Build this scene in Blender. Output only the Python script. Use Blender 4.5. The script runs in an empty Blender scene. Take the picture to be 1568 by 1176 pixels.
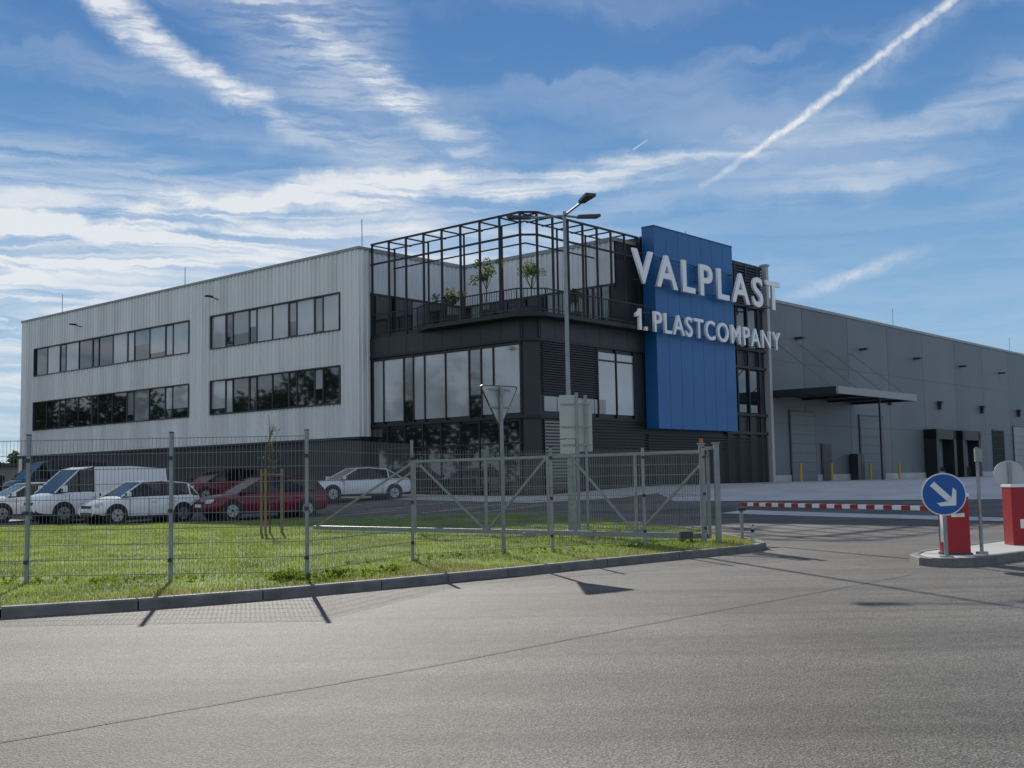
import bpy, bmesh, math, random
import numpy as np
from mathutils import Vector, Matrix, noise as mnoise
random.seed(7); np.random.seed(7)
R=math.radians
scene=bpy.context.scene
scene.view_settings.view_transform='Standard'
scene.view_settings.look='None'
scene.view_settings.exposure=0

# ------------------------------------------------------------ materials
def mat(name,col,rough=.6,metal=0.,nscale=None,namt=.15,bump=0.,bscale=40.,spec=None,ior=None,stretch=None):
    m=bpy.data.materials.new(name); m.use_nodes=True
    nt=m.node_tree; b=nt.nodes['Principled BSDF']
    b.inputs['Base Color'].default_value=(*col,1); b.inputs['Roughness'].default_value=rough
    b.inputs['Metallic'].default_value=metal
    if spec is not None: b.inputs['Specular IOR Level'].default_value=spec
    if ior is not None: b.inputs['IOR'].default_value=ior
    tc=nt.nodes.new('ShaderNodeTexCoord')
    if nscale:
        mp=nt.nodes.new('ShaderNodeMapping')
        if stretch: mp.inputs['Scale'].default_value=stretch
        nt.links.new(tc.outputs['Object'],mp.inputs[0])
        n=nt.nodes.new('ShaderNodeTexNoise'); n.inputs['Scale'].default_value=nscale; n.inputs['Detail'].default_value=5
        nt.links.new(mp.outputs[0],n.inputs['Vector'])
        r=nt.nodes.new('ShaderNodeMapRange'); r.inputs[1].default_value=.3; r.inputs[2].default_value=.7
        r.inputs[3].default_value=1-namt; r.inputs[4].default_value=1+namt
        nt.links.new(n.outputs[0],r.inputs[0])
        mx=nt.nodes.new('ShaderNodeVectorMath'); mx.operation='SCALE'; mx.inputs[0].default_value=col
        nt.links.new(r.outputs[0],mx.inputs['Scale']); nt.links.new(mx.outputs[0],b.inputs['Base Color'])
    if bump:
        n2=nt.nodes.new('ShaderNodeTexNoise'); n2.inputs['Scale'].default_value=bscale; n2.inputs['Detail'].default_value=3
        nt.links.new(tc.outputs['Object'],n2.inputs['Vector'])
        bp=nt.nodes.new('ShaderNodeBump'); bp.inputs['Strength'].default_value=bump; bp.inputs['Distance'].default_value=.02
        nt.links.new(n2.outputs[0],bp.inputs['Height']); nt.links.new(bp.outputs[0],b.inputs['Normal'])
    return m

def asphalt_mat():
    m=bpy.data.materials.new('asphalt'); m.use_nodes=True; nt=m.node_tree; N=nt.nodes; L=nt.links
    b=N['Principled BSDF']; b.inputs['Roughness'].default_value=.76; b.inputs['Specular IOR Level'].default_value=.34
    tc=N.new('ShaderNodeTexCoord')
    def noi(s,d,r=.55,vec=None):
        n=N.new('ShaderNodeTexNoise'); n.inputs['Scale'].default_value=s; n.inputs['Detail'].default_value=d; n.inputs['Roughness'].default_value=r
        L.new(vec or tc.outputs['Object'],n.inputs['Vector']); return n.outputs[0]
    def mapp(rot,sc):
        mp=N.new('ShaderNodeMapping'); mp.inputs['Rotation'].default_value=(0,0,R(rot)); mp.inputs['Scale'].default_value=sc; L.new(tc.outputs['Object'],mp.inputs[0]); return mp.outputs[0]
    big=noi(.28,6,.6); mid=noi(6,5); fine=noi(75,3); st=noi(1.,4,.55,mapp(-47,(.06,.9,1))); ty=noi(1.,3,.5,mapp(-38,(.05,2.4,1)))
    stain=noi(1.1,5,.65)
    vor=N.new('ShaderNodeTexVoronoi'); vor.inputs['Scale'].default_value=60; L.new(tc.outputs['Object'],vor.inputs['Vector'])
    def mr(src,a,c,lo,hi):
        r=N.new('ShaderNodeMapRange'); r.inputs[1].default_value=a; r.inputs[2].default_value=c; r.inputs[3].default_value=lo; r.inputs[4].default_value=hi
        L.new(src,r.inputs[0]); return r.outputs[0]
    def mul(a,c):
        r=N.new('ShaderNodeMath'); r.operation='MULTIPLY'; L.new(a,r.inputs[0]); L.new(c,r.inputs[1]); return r.outputs[0]
    v=mul(mul(mr(big,.35,.65,.68,1.22),mr(mid,.3,.7,.86,1.14)),mr(st,.35,.65,.78,1.14))
    v=mul(mul(v,mr(fine,.3,.7,.2,1.8)),mr(vor.outputs['Distance'],.0,.6,1.45,.6))
    v=mul(mul(v,mr(stain,.60,.70,1.,.68)),mr(ty,.52,.66,1.,.80))
    s=N.new('ShaderNodeVectorMath'); s.operation='SCALE'; s.inputs[0].default_value=(.160,.151,.134); L.new(v,s.inputs['Scale']); L.new(s.outputs[0],b.inputs['Base Color'])
    bp=N.new('ShaderNodeBump'); bp.inputs['Strength'].default_value=.9; bp.inputs['Distance'].default_value=.014
    L.new(fine,bp.inputs['Height']); L.new(bp.outputs[0],b.inputs['Normal'])
    return m

def leafmat(name,col,var=.4,trans=.45,scale=3):
    m=bpy.data.materials.new(name); m.use_nodes=True; nt=m.node_tree; N=nt.nodes; L=nt.links
    out=N['Material Output']; N.remove(N['Principled BSDF'])
    tc=N.new('ShaderNodeTexCoord'); n=N.new('ShaderNodeTexNoise'); n.inputs['Scale'].default_value=scale; n.inputs['Detail'].default_value=4
    L.new(tc.outputs['Object'],n.inputs['Vector'])
    r=N.new('ShaderNodeMapRange'); r.inputs[1].default_value=.3; r.inputs[2].default_value=.7; r.inputs[3].default_value=1-var; r.inputs[4].default_value=1+var
    L.new(n.outputs[0],r.inputs[0])
    s=N.new('ShaderNodeVectorMath'); s.operation='SCALE'; s.inputs[0].default_value=col; L.new(r.outputs[0],s.inputs['Scale'])
    d=N.new('ShaderNodeBsdfDiffuse'); t=N.new('ShaderNodeBsdfTranslucent'); mx=N.new('ShaderNodeMixShader'); mx.inputs[0].default_value=trans
    L.new(s.outputs[0],d.inputs[0]); L.new(s.outputs[0],t.inputs[0]); L.new(d.outputs[0],mx.inputs[1]); L.new(t.outputs[0],mx.inputs[2]); L.new(mx.outputs[0],out.inputs[0])
    return m

M={}
M['asphalt']=asphalt_mat()
M['field']=mat('field_grass',(.07,.10,.03),.9,nscale=.3,namt=.4)
M['lawn']=mat('lawn_turf',(.14,.185,.035),.95,nscale=.9,namt=.4,bump=.5,bscale=50)
M['blade']=leafmat('grass_blades',(.20,.28,.038),.45,.55,.9)
M['dry']=leafmat('dry_grass',(.33,.285,.12),.35,.45,2)
M['concrete']=mat('concrete_paving',(.46,.46,.445),.75,nscale=.6,namt=.12,bump=.2)
M['kerb']=mat('kerb_concrete',(.16,.16,.155),.8,nscale=4,namt=.25,bump=.3)
M['seam']=mat('tar_seam',(.03,.03,.03),.8,spec=.2)
M['clad']=mat('silver_cladding',(.74,.745,.735),.42,.1,nscale=1,namt=.14,stretch=(1,1.2,.06))
M['cladB']=mat('terrace_cladding',(.72,.75,.78),.45,.05,nscale=1,namt=.08,stretch=(1,1.2,.06))
M['roofedge']=mat('roof_flashing',(.30,.31,.32),.5,.2)
M['ware']=mat('warehouse_panel',(.128,.148,.160),.5,.05,nscale=.35,namt=.08,stretch=(1,1,.3))
M['ware2']=mat('warehouse_panel_light',(.145,.166,.178),.5,.05,nscale=.35,namt=.08,stretch=(1,1,.3))
M['joint']=mat('panel_joint',(.05,.055,.06),.6)
M['black']=mat('black_steel',(.018,.02,.024),.45,.2)
M['dark']=mat('anthracite_panel',(.03,.034,.04),.45,.1,nscale=1,namt=.15)
M['darker']=mat('dark_interior',(.012,.013,.015),.8)
M['frame']=mat('window_frame',(.035,.04,.046),.4)
M['glass']=mat('dark_glass',(.012,.016,.02),.03,ior=2.1,nscale=.4,namt=.3)
M['blind']=mat('glass_with_blinds',(.42,.44,.45),.05,ior=2.0,nscale=.7,namt=.12)
M['blind2']=mat('glass_half_tint',(.22,.24,.25),.05,ior=2.0,nscale=.7,namt=.15)
M['blue']=mat('blue_panel',(.013,.125,.33),.42,nscale=.5,namt=.06)
M['blueseam']=mat('blue_panel_seam',(.008,.06,.18),.5)
M['letter']=mat('letter_white',(.88,.88,.89),.45)
M['galv']=mat('galvanised_steel',(.27,.29,.30),.45,.5,nscale=6,namt=.12)
M['wire']=mat('fence_wire',(.22,.24,.25),.5,.4)
M['post']=mat('column_light',(.42,.42,.41),.5)
M['signback']=mat('sign_back',(.44,.46,.46),.5,.2,nscale=2,namt=.08)
M['white']=mat('white_paint',(.78,.79,.80),.35)
M['marking']=mat('road_marking',(.55,.55,.53),.7,nscale=5,namt=.2)
M['red']=mat('red_paint',(.33,.012,.02),.4)
M['bluesign']=mat('sign_blue',(.01,.10,.38),.4)
M['yellow']=mat('yellow_paint',(.5,.35,.03),.5)
M['orange']=mat('orange_lens',(.4,.12,.03),.3)
M['tyre']=mat('tyre',(.02,.02,.02),.8)
M['rim']=mat('rim',(.4,.41,.42),.35,.6)
M['carglass']=mat('car_glass',(.008,.01,.011),.03,ior=1.5)
M['plastic']=mat('black_plastic',(.02,.02,.022),.6)
M['lens']=mat('headlight',(.55,.57,.6),.1)
M['tail']=mat('tail_light',(.3,.01,.01),.2)
M['pwhite']=mat('paint_white',(.80,.81,.82),.22)
M['pred']=mat('paint_red',(.15,.010,.022),.2,.2)
M['psilver']=mat('paint_pearl',(.72,.74,.77),.25,.1)
M['pdark']=mat('paint_dark',(.03,.035,.045),.25,.2)
M['bark']=mat('bark',(.10,.075,.05),.9,nscale=8,namt=.3)
M['wood']=mat('stake_wood',(.24,.17,.10),.8,nscale=8,namt=.2)
M['leafd']=leafmat('tree_leaves',(.05,.085,.025),.5,.35,1.2)
M['leafl']=leafmat('light_leaves',(.12,.15,.045),.5,.5,3)
M['pot']=mat('planter',(.05,.05,.055),.7)
M['plaster']=mat('hall_wall',(.22,.21,.20),.8)

# ------------------------------------------------------------ mesh builder
class MB:
    def __init__(s): s.v=[]; s.f=[]; s.m=[]; s.mats=[]
    def mi(s,k):
        if k not in s.mats: s.mats.append(k)
        return s.mats.index(k)
    def poly(s,pts,k):
        n=len(s.v); s.v+= [tuple(p) for p in pts]; s.f.append(tuple(range(n,n+len(pts)))); s.m.append(s.mi(k))
    def box(s,x0,x1,y0,y1,z0,z1,k):
        if x0>x1:x0,x1=x1,x0
        if y0>y1:y0,y1=y1,y0
        n=len(s.v); s.v+=[(x0,y0,z0),(x1,y0,z0),(x1,y1,z0),(x0,y1,z0),(x0,y0,z1),(x1,y0,z1),(x1,y1,z1),(x0,y1,z1)]
        for f in((0,3,2,1),(4,5,6,7),(0,1,5,4),(1,2,6,5),(2,3,7,6),(3,0,4,7)):
            s.f.append(tuple(n+i for i in f)); s.m.append(s.mi(k))
    def cyl(s,p0,p1,r0,k,n=8,r1=None,rot=0.):
        if r1 is None:r1=r0
        p0=Vector(p0);p1=Vector(p1);d=(p1-p0)
        if d.length<1e-6:return
        d.normalize(); a=Vector((0,0,1)) if abs(d.z)<.9 else Vector((1,0,0))
        u=d.cross(a).normalized(); w=d.cross(u)
        b=len(s.v)
        for p,r in((p0,r0),(p1,r1)):
            for i in range(n):
                t=2*math.pi*i/n+rot
                s.v.append(tuple(p+u*(r*math.cos(t))+w*(r*math.sin(t))))
        mi=s.mi(k)
        for i in range(n):
            j=(i+1)%n; s.f.append((b+i,b+n+i,b+n+j,b+j)); s.m.append(mi)
        s.f.append(tuple(b+i for i in range(n))); s.m.append(mi)
        s.f.append(tuple(b+n+i for i in reversed(range(n)))); s.m.append(mi)
    def bar(s,p0,p1,w,k): s.cyl(p0,p1,w*.7071,k,4,rot=math.pi/4)
    def build(s,name,parent=None,smooth=False,loc=None,rz=0,bevel=0):
        me=bpy.data.meshes.new(name); me.from_pydata(s.v,[],s.f); me.update()
        for k in s.mats: me.materials.append(M[k])
        me.polygons.foreach_set('material_index',s.m)
        if smooth:
            bm=bmesh.new(); bm.from_mesh(me); bmesh.ops.recalc_face_normals(bm,faces=bm.faces[:]); bm.to_mesh(me); bm.free()
            me.polygons.foreach_set('use_smooth',[True]*len(me.polygons)); me.set_sharp_from_angle(angle=R(35))
        o=bpy.data.objects.new(name,me); scene.collection.objects.link(o)
        if parent: o.parent=parent
        if loc: o.location=loc
        o.rotation_euler[2]=rz
        if bevel:
            b=o.modifiers.new('bevel','BEVEL'); b.width=bevel; b.segments=2; b.limit_method='ANGLE'
        return o
def empty(name,loc=(0,0,0),rz=0):
    e=bpy.data.objects.new(name,None); scene.collection.objects.link(e); e.location=loc; e.rotation_euler[2]=rz; return e

def g(x,y):
    t=(y+.35*x-32)/28.; t=min(1,max(0,t)); return .95*t*t*(3-2*t)

# ------------------------------------------------------------ ground
def lines(lo,hi,step,outer):
    a=list(np.arange(lo,hi+.01,step)); return sorted(set([-o for o in outer]+a+[o for o in outer]))
XS=lines(-70,140,2,[150,200,300,600,1500,4000]); YS=lines(-40,150,2,[160,200,300,600,1500,4000])
def gridsheet(name,xs,ys,dz,k):
    v=[(x,y,g(x,y)+dz) for y in ys for x in xs]; n=len(xs)
    f=[(j*n+i,j*n+i+1,(j+1)*n+i+1,(j+1)*n+i) for j in range(len(ys)-1) for i in range(n-1)]
    me=bpy.data.meshes.new(name); me.from_pydata(v,[],f); me.materials.append(M[k])
    me.polygons.foreach_set('use_smooth',[True]*len(f))
    o=bpy.data.objects.new(name,me); scene.collection.objects.link(o); return o
gridsheet('ground',XS,YS,0,'field')
gridsheet('road',[x for x in XS if -60<=x<=140],[y for y in YS if -30<=y<=110],.008,'asphalt')
def sheet(name,pts,dz,k,step=2,parent=None):
    bm=bmesh.new(); vs=[bm.verts.new((x,y,0)) for x,y in pts]; bm.faces.new(vs)
    xs=[p[0] for p in pts]; ys=[p[1] for p in pts]
    for c in np.arange(math.floor(min(xs)/2)*2,max(xs),step):
        bmesh.ops.bisect_plane(bm,geom=bm.verts[:]+bm.edges[:]+bm.faces[:],plane_co=(c,0,0),plane_no=(1,0,0))
    for c in np.arange(math.floor(min(ys)/2)*2,max(ys),step):
        bmesh.ops.bisect_plane(bm,geom=bm.verts[:]+bm.edges[:]+bm.faces[:],plane_co=(0,c,0),plane_no=(0,1,0))
    for v in bm.verts: v.co.z=g(v.co.x,v.co.y)+dz
    bmesh.ops.recalc_face_normals(bm,faces=bm.faces[:])
    me=bpy.data.meshes.new(name); bm.to_mesh(me); bm.free(); me.materials.append(M[k])
    o=bpy.data.objects.new(name,me); scene.collection.objects.link(o)
    if me.polygons and me.polygons[0].normal.z<0: me.flip_normals()
    if parent:o.parent=parent
    return o
sheet('concrete_apron',[(6,43),(18,38),(80,30),(138,100),(73.5,131.0),(10.2,59.0),(6,52)],.02,'concrete')
sheet('drainage_strip',[(6.6,36.8),(13.0,30.0),(20,23.),(20.9,24.0),(13.9,31.1),(7.6,37.9)],.02,'concrete')
def strip(mb,pts,w,k,dz):
    for (a,b) in zip(pts[:-1],pts[1:]):
        d=Vector((b[0]-a[0],b[1]-a[1])).normalized(); n=Vector((-d.y,d.x))*w/2
        mb.poly([(a[0]-n.x,a[1]-n.y,g(*a)+dz),(b[0]-n.x,b[1]-n.y,g(*b)+dz),(b[0]+n.x,b[1]+n.y,g(*b)+dz),(a[0]+n.x,a[1]+n.y,g(*a)+dz)],k)
def wig(pts,n,amt):
    out=[]
    for a,b in zip(pts[:-1],pts[1:]):
        for i in range(n):
            t=i/n; out.append((a[0]+(b[0]-a[0])*t+random.uniform(-amt,amt),a[1]+(b[1]-a[1])*t+random.uniform(-amt,amt)))
    out.append(pts[-1]); return out
mb=MB()
strip(mb,wig([(-8,.3),(-2.75,6.2),(-.8,8.26),(1.7,11.2),(5.2,15.2)],14,.008),.014,'seam',.013)
strip(mb,wig([(4.7,24.5),(9.5,19.8),(16,14)],12,.01),.03,'seam',.013)
mb.build('road_seam')
mb=MB()
for x0 in np.arange(-27,0,2.75): strip(mb,[(x0+.66*q,39.7+.75*q) for q in np.arange(0,6,1.)],.12,'marking',.022)
for x0 in np.arange(-22,-1,2.75): strip(mb,[(x0+.66*q,47.6+.75*q-(x0+12)*.6) for q in np.arange(0,5,1.)],.12,'marking',.022)
mb.build('parking_markings')

# ------------------------------------------------------------ lawn + kerb
kp=[(-40,1.),(-20,6.2),(-12,9.3),(-8,10.9),(-5.38,12.07),(-4.14,12.68),(-2.95,13.5),(-1.69,14.6),(-.1,16.1),(1.41,17.66),(2.7,18.95),(3.88,20.07),
    (4.35,20.6),(4.62,21.2),(4.7,22.0),(4.66,23.),(4.5,25.5),(4.3,28.),(3.4,32),(2.0,36.5),(1.2,38.2),(0,39.0),(-2,39.1),(-8,38.6),(-14,38.2),(-22,39.5),(-40,46),(-60,54)]
lawn_poly=kp+[(-60,1.)]
sheet('lawn',lawn_poly,.095,'lawn')
def kerb(name,pts,w,h,k,closed=False):
    mb=MB(); n=len(pts); offs=[]
    for i,p in enumerate(pts):
        a=pts[i-1] if (i>0 or closed) else p; b=pts[(i+1)%n] if (i<n-1 or closed) else p
        d=Vector((b[0]-a[0],b[1]-a[1])).normalized(); offs.append(Vector((-d.y,d.x)))
    rng=range(n if closed else n-1)
    for i in rng:
        j=(i+1)%n
        A=pts[i];B=pts[j];a2=(A[0]+offs[i].x*w,A[1]+offs[i].y*w);b2=(B[0]+offs[j].x*w,B[1]+offs[j].y*w)
        L_=max(1,int(math.hypot(B[0]-A[0],B[1]-A[1])))
        for q in range(L_):
            t0=q/L_+ .006/L_; t1=(q+1)/L_-.006/L_
            l=lambda P,Q,t:(P[0]+(Q[0]-P[0])*t,P[1]+(Q[1]-P[1])*t)
            o0,o1,i0,i1=l(A,B,t0),l(A,B,t1),l(a2,b2,t0),l(a2,b2,t1)
            ch=.02
            def z(p,dz): return (p[0],p[1],g(*p)+dz)
            c0=l(o0,i0,.15);c1=l(o1,i1,.15)
            mb.poly([z(o0,-.05),z(o1,-.05),z(o1,h-ch),z(o0,h-ch)],k)
            mb.poly([z(o0,h-ch),z(o1,h-ch),z(c1,h),z(c0,h)],k)
            mb.poly([z(c0,h),z(c1,h),z(i1,h),z(i0,h)],k)
            mb.poly([z(i0,h),z(i1,h),z(i1,-.05),z(i0,-.05)],k)
            mb.poly([z(o0,-.05),z(o0,h-ch),z(c0,h),z(i0,h),z(i0,-.05)],k); mb.poly([z(o1,-.05),z(i1,-.05),z(i1,h),z(c1,h),z(o1,h-ch)],k)
    return mb.build(name)
kerb('kerb',kp,.13,.125,'kerb')

def inpoly(px,py,poly):
    inside=np.zeros(len(px),bool); n=len(poly)
    for i in range(n):
        x1,y1=poly[i];x2,y2=poly[(i+1)%n]
        if y1==y2: continue
        c=((y1>py)!=(y2>py))&(px<(x2-x1)*(py-y1)/(y2-y1)+x1); inside^=c
    return inside
def kdist(px,py):
    d=np.full(len(px),1e9)
    for (x1,y1),(x2,y2) in zip(kp[:15],kp[1:16]):
        bx,by=x2-x1,y2-y1; t=np.clip(((px-x1)*bx+(py-y1)*by)/(bx*bx+by*by),0,1)
        d=np.minimum(d,np.hypot(px-x1-t*bx,py-y1-t*by))
    return d
def blades(name,px,py,h,w,matkey,parent=None,z0=.09):
    n=len(px); ang=np.random.rand(n)*2*math.pi; lean=np.random.rand(n)*.6*h; la=np.random.rand(n)*2*math.pi
    gz=np.array([g(a,b) for a,b in zip(px,py)])+z0
    V=np.zeros((n,3,3)); V[:,0]=np.stack([px-np.cos(ang)*w,py-np.sin(ang)*w,gz],1); V[:,1]=np.stack([px+np.cos(ang)*w,py+np.sin(ang)*w,gz],1)
    V[:,2]=np.stack([px+np.cos(la)*lean,py+np.sin(la)*lean,gz+h],1)
    me=bpy.data.meshes.new(name); me.vertices.add(3*n); me.vertices.foreach_set('co',V.ravel())
    me.loops.add(3*n); me.loops.foreach_set('vertex_index',np.arange(3*n)); me.polygons.add(n)
    me.polygons.foreach_set('loop_start',np.arange(n)*3); me.materials.append(M[matkey]); me.update(calc_edges=True); me.validate()
    o=bpy.data.objects.new(name,me); scene.collection.objects.link(o)
    if parent:o.parent=parent
    return o
gp=empty('grass')
N=300000
px=np.random.uniform(-17,4.7,N); py=9+29.8*np.random.rand(N)**1.35
ok=inpoly(px,py,lawn_poly); px,py=px[ok],py[ok]; kd=kdist(px,py)
ok=kd>.13; px,py,kd=px[ok],py[ok],kd[ok]
rnd=np.random.rand(len(px))
nz=np.array([mnoise.noise((a*.5,b*.5,0))+.5*mnoise.noise((a*1.6,b*1.6,3)) for a,b in zip(px,py)])
dry=rnd<np.clip(.80-kd*.42,.08,1)+nz*.42
hh=(.03+.035*np.random.rand(len(px))+.04*np.clip(1.3-kd,0,1)*np.random.rand(len(px)))*(1+.6*nz)
blades('green_blades',px[~dry],py[~dry],hh[~dry],.007,'blade',gp)
blades('dry_blades',px[dry],py[dry],hh[dry]*.9,.007,'dry',gp)

# ------------------------------------------------------------ factory building
TH=R(48.8); O=(.86,48.75,0)
FB=empty('factory_building',O,TH)
PROF=[(0,0),(.55,0),(.62,-1),(.93,-1),(1,0)]
def corr_pts(a0,a1,off,per,dep):
    a=a0; pts=[]
    while a<a1-1e-4:
        for p,b in PROF[:-1]:
            if a+p*per<a1: pts.append((a+p*per,off+b*dep))
        a+=per
    pts.append((a1,off)); return pts
def corr_x(mb,xp,y0,y1,z0,z1,k,per=.33,dep=.05):
    pts=corr_pts(y0,y1,xp,per,dep)
    for a,b in zip(pts[:-1],pts[1:]): mb.poly([(a[1],a[0],z0),(a[1],a[0],z1),(b[1],b[0],z1),(b[1],b[0],z0)],k)
def corr_y(mb,yp,x0,x1,z0,z1,k,per=.33,dep=.05):
    pts=corr_pts(x0,x1,yp,per,dep)
    for a,b in zip(pts[:-1],pts[1:]): mb.poly([(a[0],a[1],z0),(b[0],b[1],z0),(b[0],b[1],z1),(a[0],a[1],z1)],k)
RZ=12.85; WX=-.71
mb=MB()
B1=(11.76,22.7); B2=(24.9,43.3); ZU=(8.92,10.71); ZL=(5.27,7.08)
ys=[10.3,B1[0],B1[1],B2[0],B2[1],45.2]; zs=[3.57,ZL[0],ZL[1],ZU[0],ZU[1],RZ-.12]
for i in range(5):
    for j in range(5):
        if i in(1,3) and j in(1,3): continue
        corr_x(mb,WX,ys[i],ys[i+1],zs[j],zs[j+1],'clad')
corr_y(mb,10.3,WX-.03,0.0,3.57,RZ-.12,'clad')
mb.build('wing_cladding',FB)
mb=MB()
mb.box(-.58,24,10.36,45.15,0,12.6,'dark')
mb.box(WX-.08,24.1,10.22,45.26,RZ-.12,RZ,'roofedge')
mb.box(WX-.06,-.55,10.26,45.23,3.47,3.57,'frame')
mb.box(-.6,24,45.1,45.2,3.5,RZ-.12,'clad')
mb.build('wing_core',FB)
mb=MB()
pat=[1.35,.7,1.45,.7,1.4,1.4,.7,1.5,.7,1.35]
def band(y0,y1,z0,z1,pat,seed,pale):
    rs=random.Random(seed); n=max(1,round((y1-y0)/(sum(pat)))); seq=pat*n if n>1 else pat
    sc=(y1-y0)/sum(seq); y=y0
    mb.box(WX-.07,-.6,y0-.05,y1+.05,z0-.06,z0+.0,'frame'); mb.box(WX-.07,-.6,y0-.05,y1+.05,z1,z1+.06,'frame')
    mb.box(WX-.07,-.6,y0-.06,y0,z0,z1,'frame'); mb.box(WX-.07,-.6,y1,y1+.06,z0,z1,'frame')
    for w in seq:
        w*=sc
        t=(y-y0)/(y1-y0); k='blind' if rs.random()<pale(t) else ('blind2' if rs.random()<.3 else 'glass')
        zc=z0+.003
        if k!='glass' and rs.random()<.3:
            zc=z0+(z1-z0)*rs.uniform(.15,.5); mb.box(-.655,-.6,y+.004,y+w-.004,z0+.003,zc-.002,'glass')
        mb.box(-.655,-.6,y+.004,y+w-.004,zc,z1-.003,k)
        mb.box(-.70,-.657,y-.03,y+.03,z0,z1,'frame')
        if w<1.: 
            mb.box(-.69,-.657,y+.03,y+w-.03,z0,z0+.05,'frame'); mb.box(-.69,-.657,y+.03,y+w-.03,z1-.05,z1,'frame')
            mb.box(-.695,-.657,y+w-.085,y+w-.03,z0+.05,z1-.05,'frame')
        y+=w
band(*B1,*ZU,pat,1,lambda t:.75 if t<.75 else .9)
band(*B1,*ZL,pat,2,lambda t:.55 if t<.2 or t>.7 else .05)
pat2=[1.6,.75,1.6,1.6,.75,1.6,1.6,.75,1.6,1.6,.75,1.6,1.6]
band(*B2,*ZU,pat2,3,lambda t:.8 if t<.45 else .12)
band(*B2,*ZL,pat2,4,lambda t:.25 if t<.4 else .03)
mb.build('wing_windows',FB)
mb=MB()
mb.box(-.5,-.45,10.3,45.1,0,3.47,'dark')
y=10.8
while y<44:
    w=random.choice([1.4,2.2,1.4]); mb.box(-.55,-.51,y,y+w-.12,1.35 if random.random()<.6 else .9,3.2,random.choice(['glass','blind2','glass'])); y+=w
    if random.random()<.25: mb.box(-.56,-.51,y,y+.5,.8,3.4,'clad'); y+=.6
mb.build('wing_ground_floor',FB)

DZ=8.5
mb=MB()
CH=[(0.06,.55),(.55,.06),(8.4,.06),(8.4,10.3),(0.06,10.3)]
def prism(mb,pts,z0,z1,k,kt=None):
    n=len(pts)
    for i in range(n):
        a=pts[i];b=pts[(i+1)%n]; mb.poly([(a[0],a[1],z0),(b[0],b[1],z0),(b[0],b[1],z1),(a[0],a[1],z1)],k)
    mb.poly([(p[0],p[1],z1) for p in pts],kt or k); mb.poly([(p[0],p[1],z0) for p in reversed(pts)],k)
prism(mb,CH,0,DZ-.05,'dark')
prism(mb,[(-.06,.5),(.5,-.06),(8.4,-.06),(8.4,10.28),(-.06,10.28)],7.35,7.47,'black')
prism(mb,[(-.05,.5),(.5,-.05),(8.4,-.05),(8.4,10.28),(-.05,10.28)],4.0,4.12,'black')
prism(mb,[(-.75,.15),(.15,-.75),(8.3,-.75),(8.3,10.2),(0,10.2),(0,7.0),(-.75,5.6)],DZ-.18,DZ,'black')
mb.box(-.04,.06,.6,10.28,7.47,DZ-.18,'dark'); mb.box(.6,8.4,-.04,.06,7.47,DZ-.18,'dark')
mb.build('glass_block_core',FB)
mb=MB()
wpat=[(1.5,'blind'),(.7,'blind'),(.7,'blind2'),(1.42,'blind'),(1.3,'blind'),(.72,'blind'),(.62,'blind2'),(1.35,'blind'),(.72,'blind')]
tot=sum(w for w,_ in wpat); y=.62; sc=(10.1-.62)/tot
for w,k in wpat:
    w*=sc
    if abs(w/sc-.7)<.02 and k=='blind2' or abs(w/sc-.62)<.01:
        mb.box(0.0,.05,y+.03,y+w-.03,4.2,5.1,'glass'); mb.box(0.0,.05,y+.03,y+w-.03,5.18,7.2,k)
        mb.box(-.03,.05,y,y+w,5.1,5.18,'frame')
    else: mb.box(0.0,.05,y+.03,y+w-.03,4.25,7.2,k)
    mb.box(-.045,.055,y-.04,y+.04,4.12,7.35,'black'); y+=w
mb.box(-.045,.055,10.06,10.14,4.12,7.35,'black')
mb.box(-.04,.055,.58,10.1,7.2,7.3,'black')
y=.7
while y<10: mb.box(0.,.05,y+.04,y+1.16,.7,3.9,'glass'); mb.box(-.04,.055,y-.04,y+.04,.6,4.,'black'); y+=1.2
mb.box(-.035,.055,.6,10.2,2.9,2.98,'black')
for a,b in((4.66,6.05),(6.1,7.5)):
    mb.box(a+.04,b-.02,0,.05,4.3,7.15,'blind'); mb.box(a-.03,a+.04,-.045,.055,4.12,7.35,'black')
mb.box(7.48,7.56,-.045,.055,4.12,7.35,'black'); mb.box(4.6,7.5,-.04,.055,6.75,6.82,'black')
for a in np.arange(.8,4.4,.9): mb.box(a,a+.85,0.,.05,4.3,4.95,'blind2')
z=5.05
while z<7.3: mb.box(.7,4.6,-.05,.06,z,z+.05,'black'); z+=.11
z=.8
while z<3.95: mb.box(.7,8.3,-.05,.06,z,z+.06,'black'); z+=.14
mb.box(.8,3.2,-.0,.055,.8,3.9,'glass')
mb.build('glass_block_windows',FB)
mb=MB()
TX=6.6
corr_y(mb,10.28,0.0,TX,DZ+2.1,RZ-.2,'cladB'); corr_x(mb,TX,.3,10.28,DZ+2.1,RZ-.2,'cladB')
mb.box(TX+.1,8.4,.3,10.3,DZ,RZ-.2,'dark'); mb.box(0,TX,10.29,10.35,DZ,RZ-.2,'dark')
mb.box(-.05,TX+.2,10.2,10.4,RZ-.2,RZ-.02,'roofedge'); mb.box(TX-.08,8.4,.2,10.2,RZ-.2,RZ-.02,'roofedge')
for x in np.arange(.3,TX-.8,1.25): mb.box(x,x+1.18,10.22,10.27,DZ+.1,DZ+2.0,random.choice(['glass','glass','blind2']))
for y in np.arange(.6,9.3,1.3): mb.box(TX-.06,TX+.05,y,y+1.22,DZ+.1,DZ+2.0,random.choice(['glass','glass','blind2']))
mb.box(0,TX,10.2,10.28,DZ+2.0,DZ+2.12,'frame'); mb.box(TX-.07,TX,.3,10.2,DZ+2.0,DZ+2.12,'frame')
mb.build('terrace_walls',FB)
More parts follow.
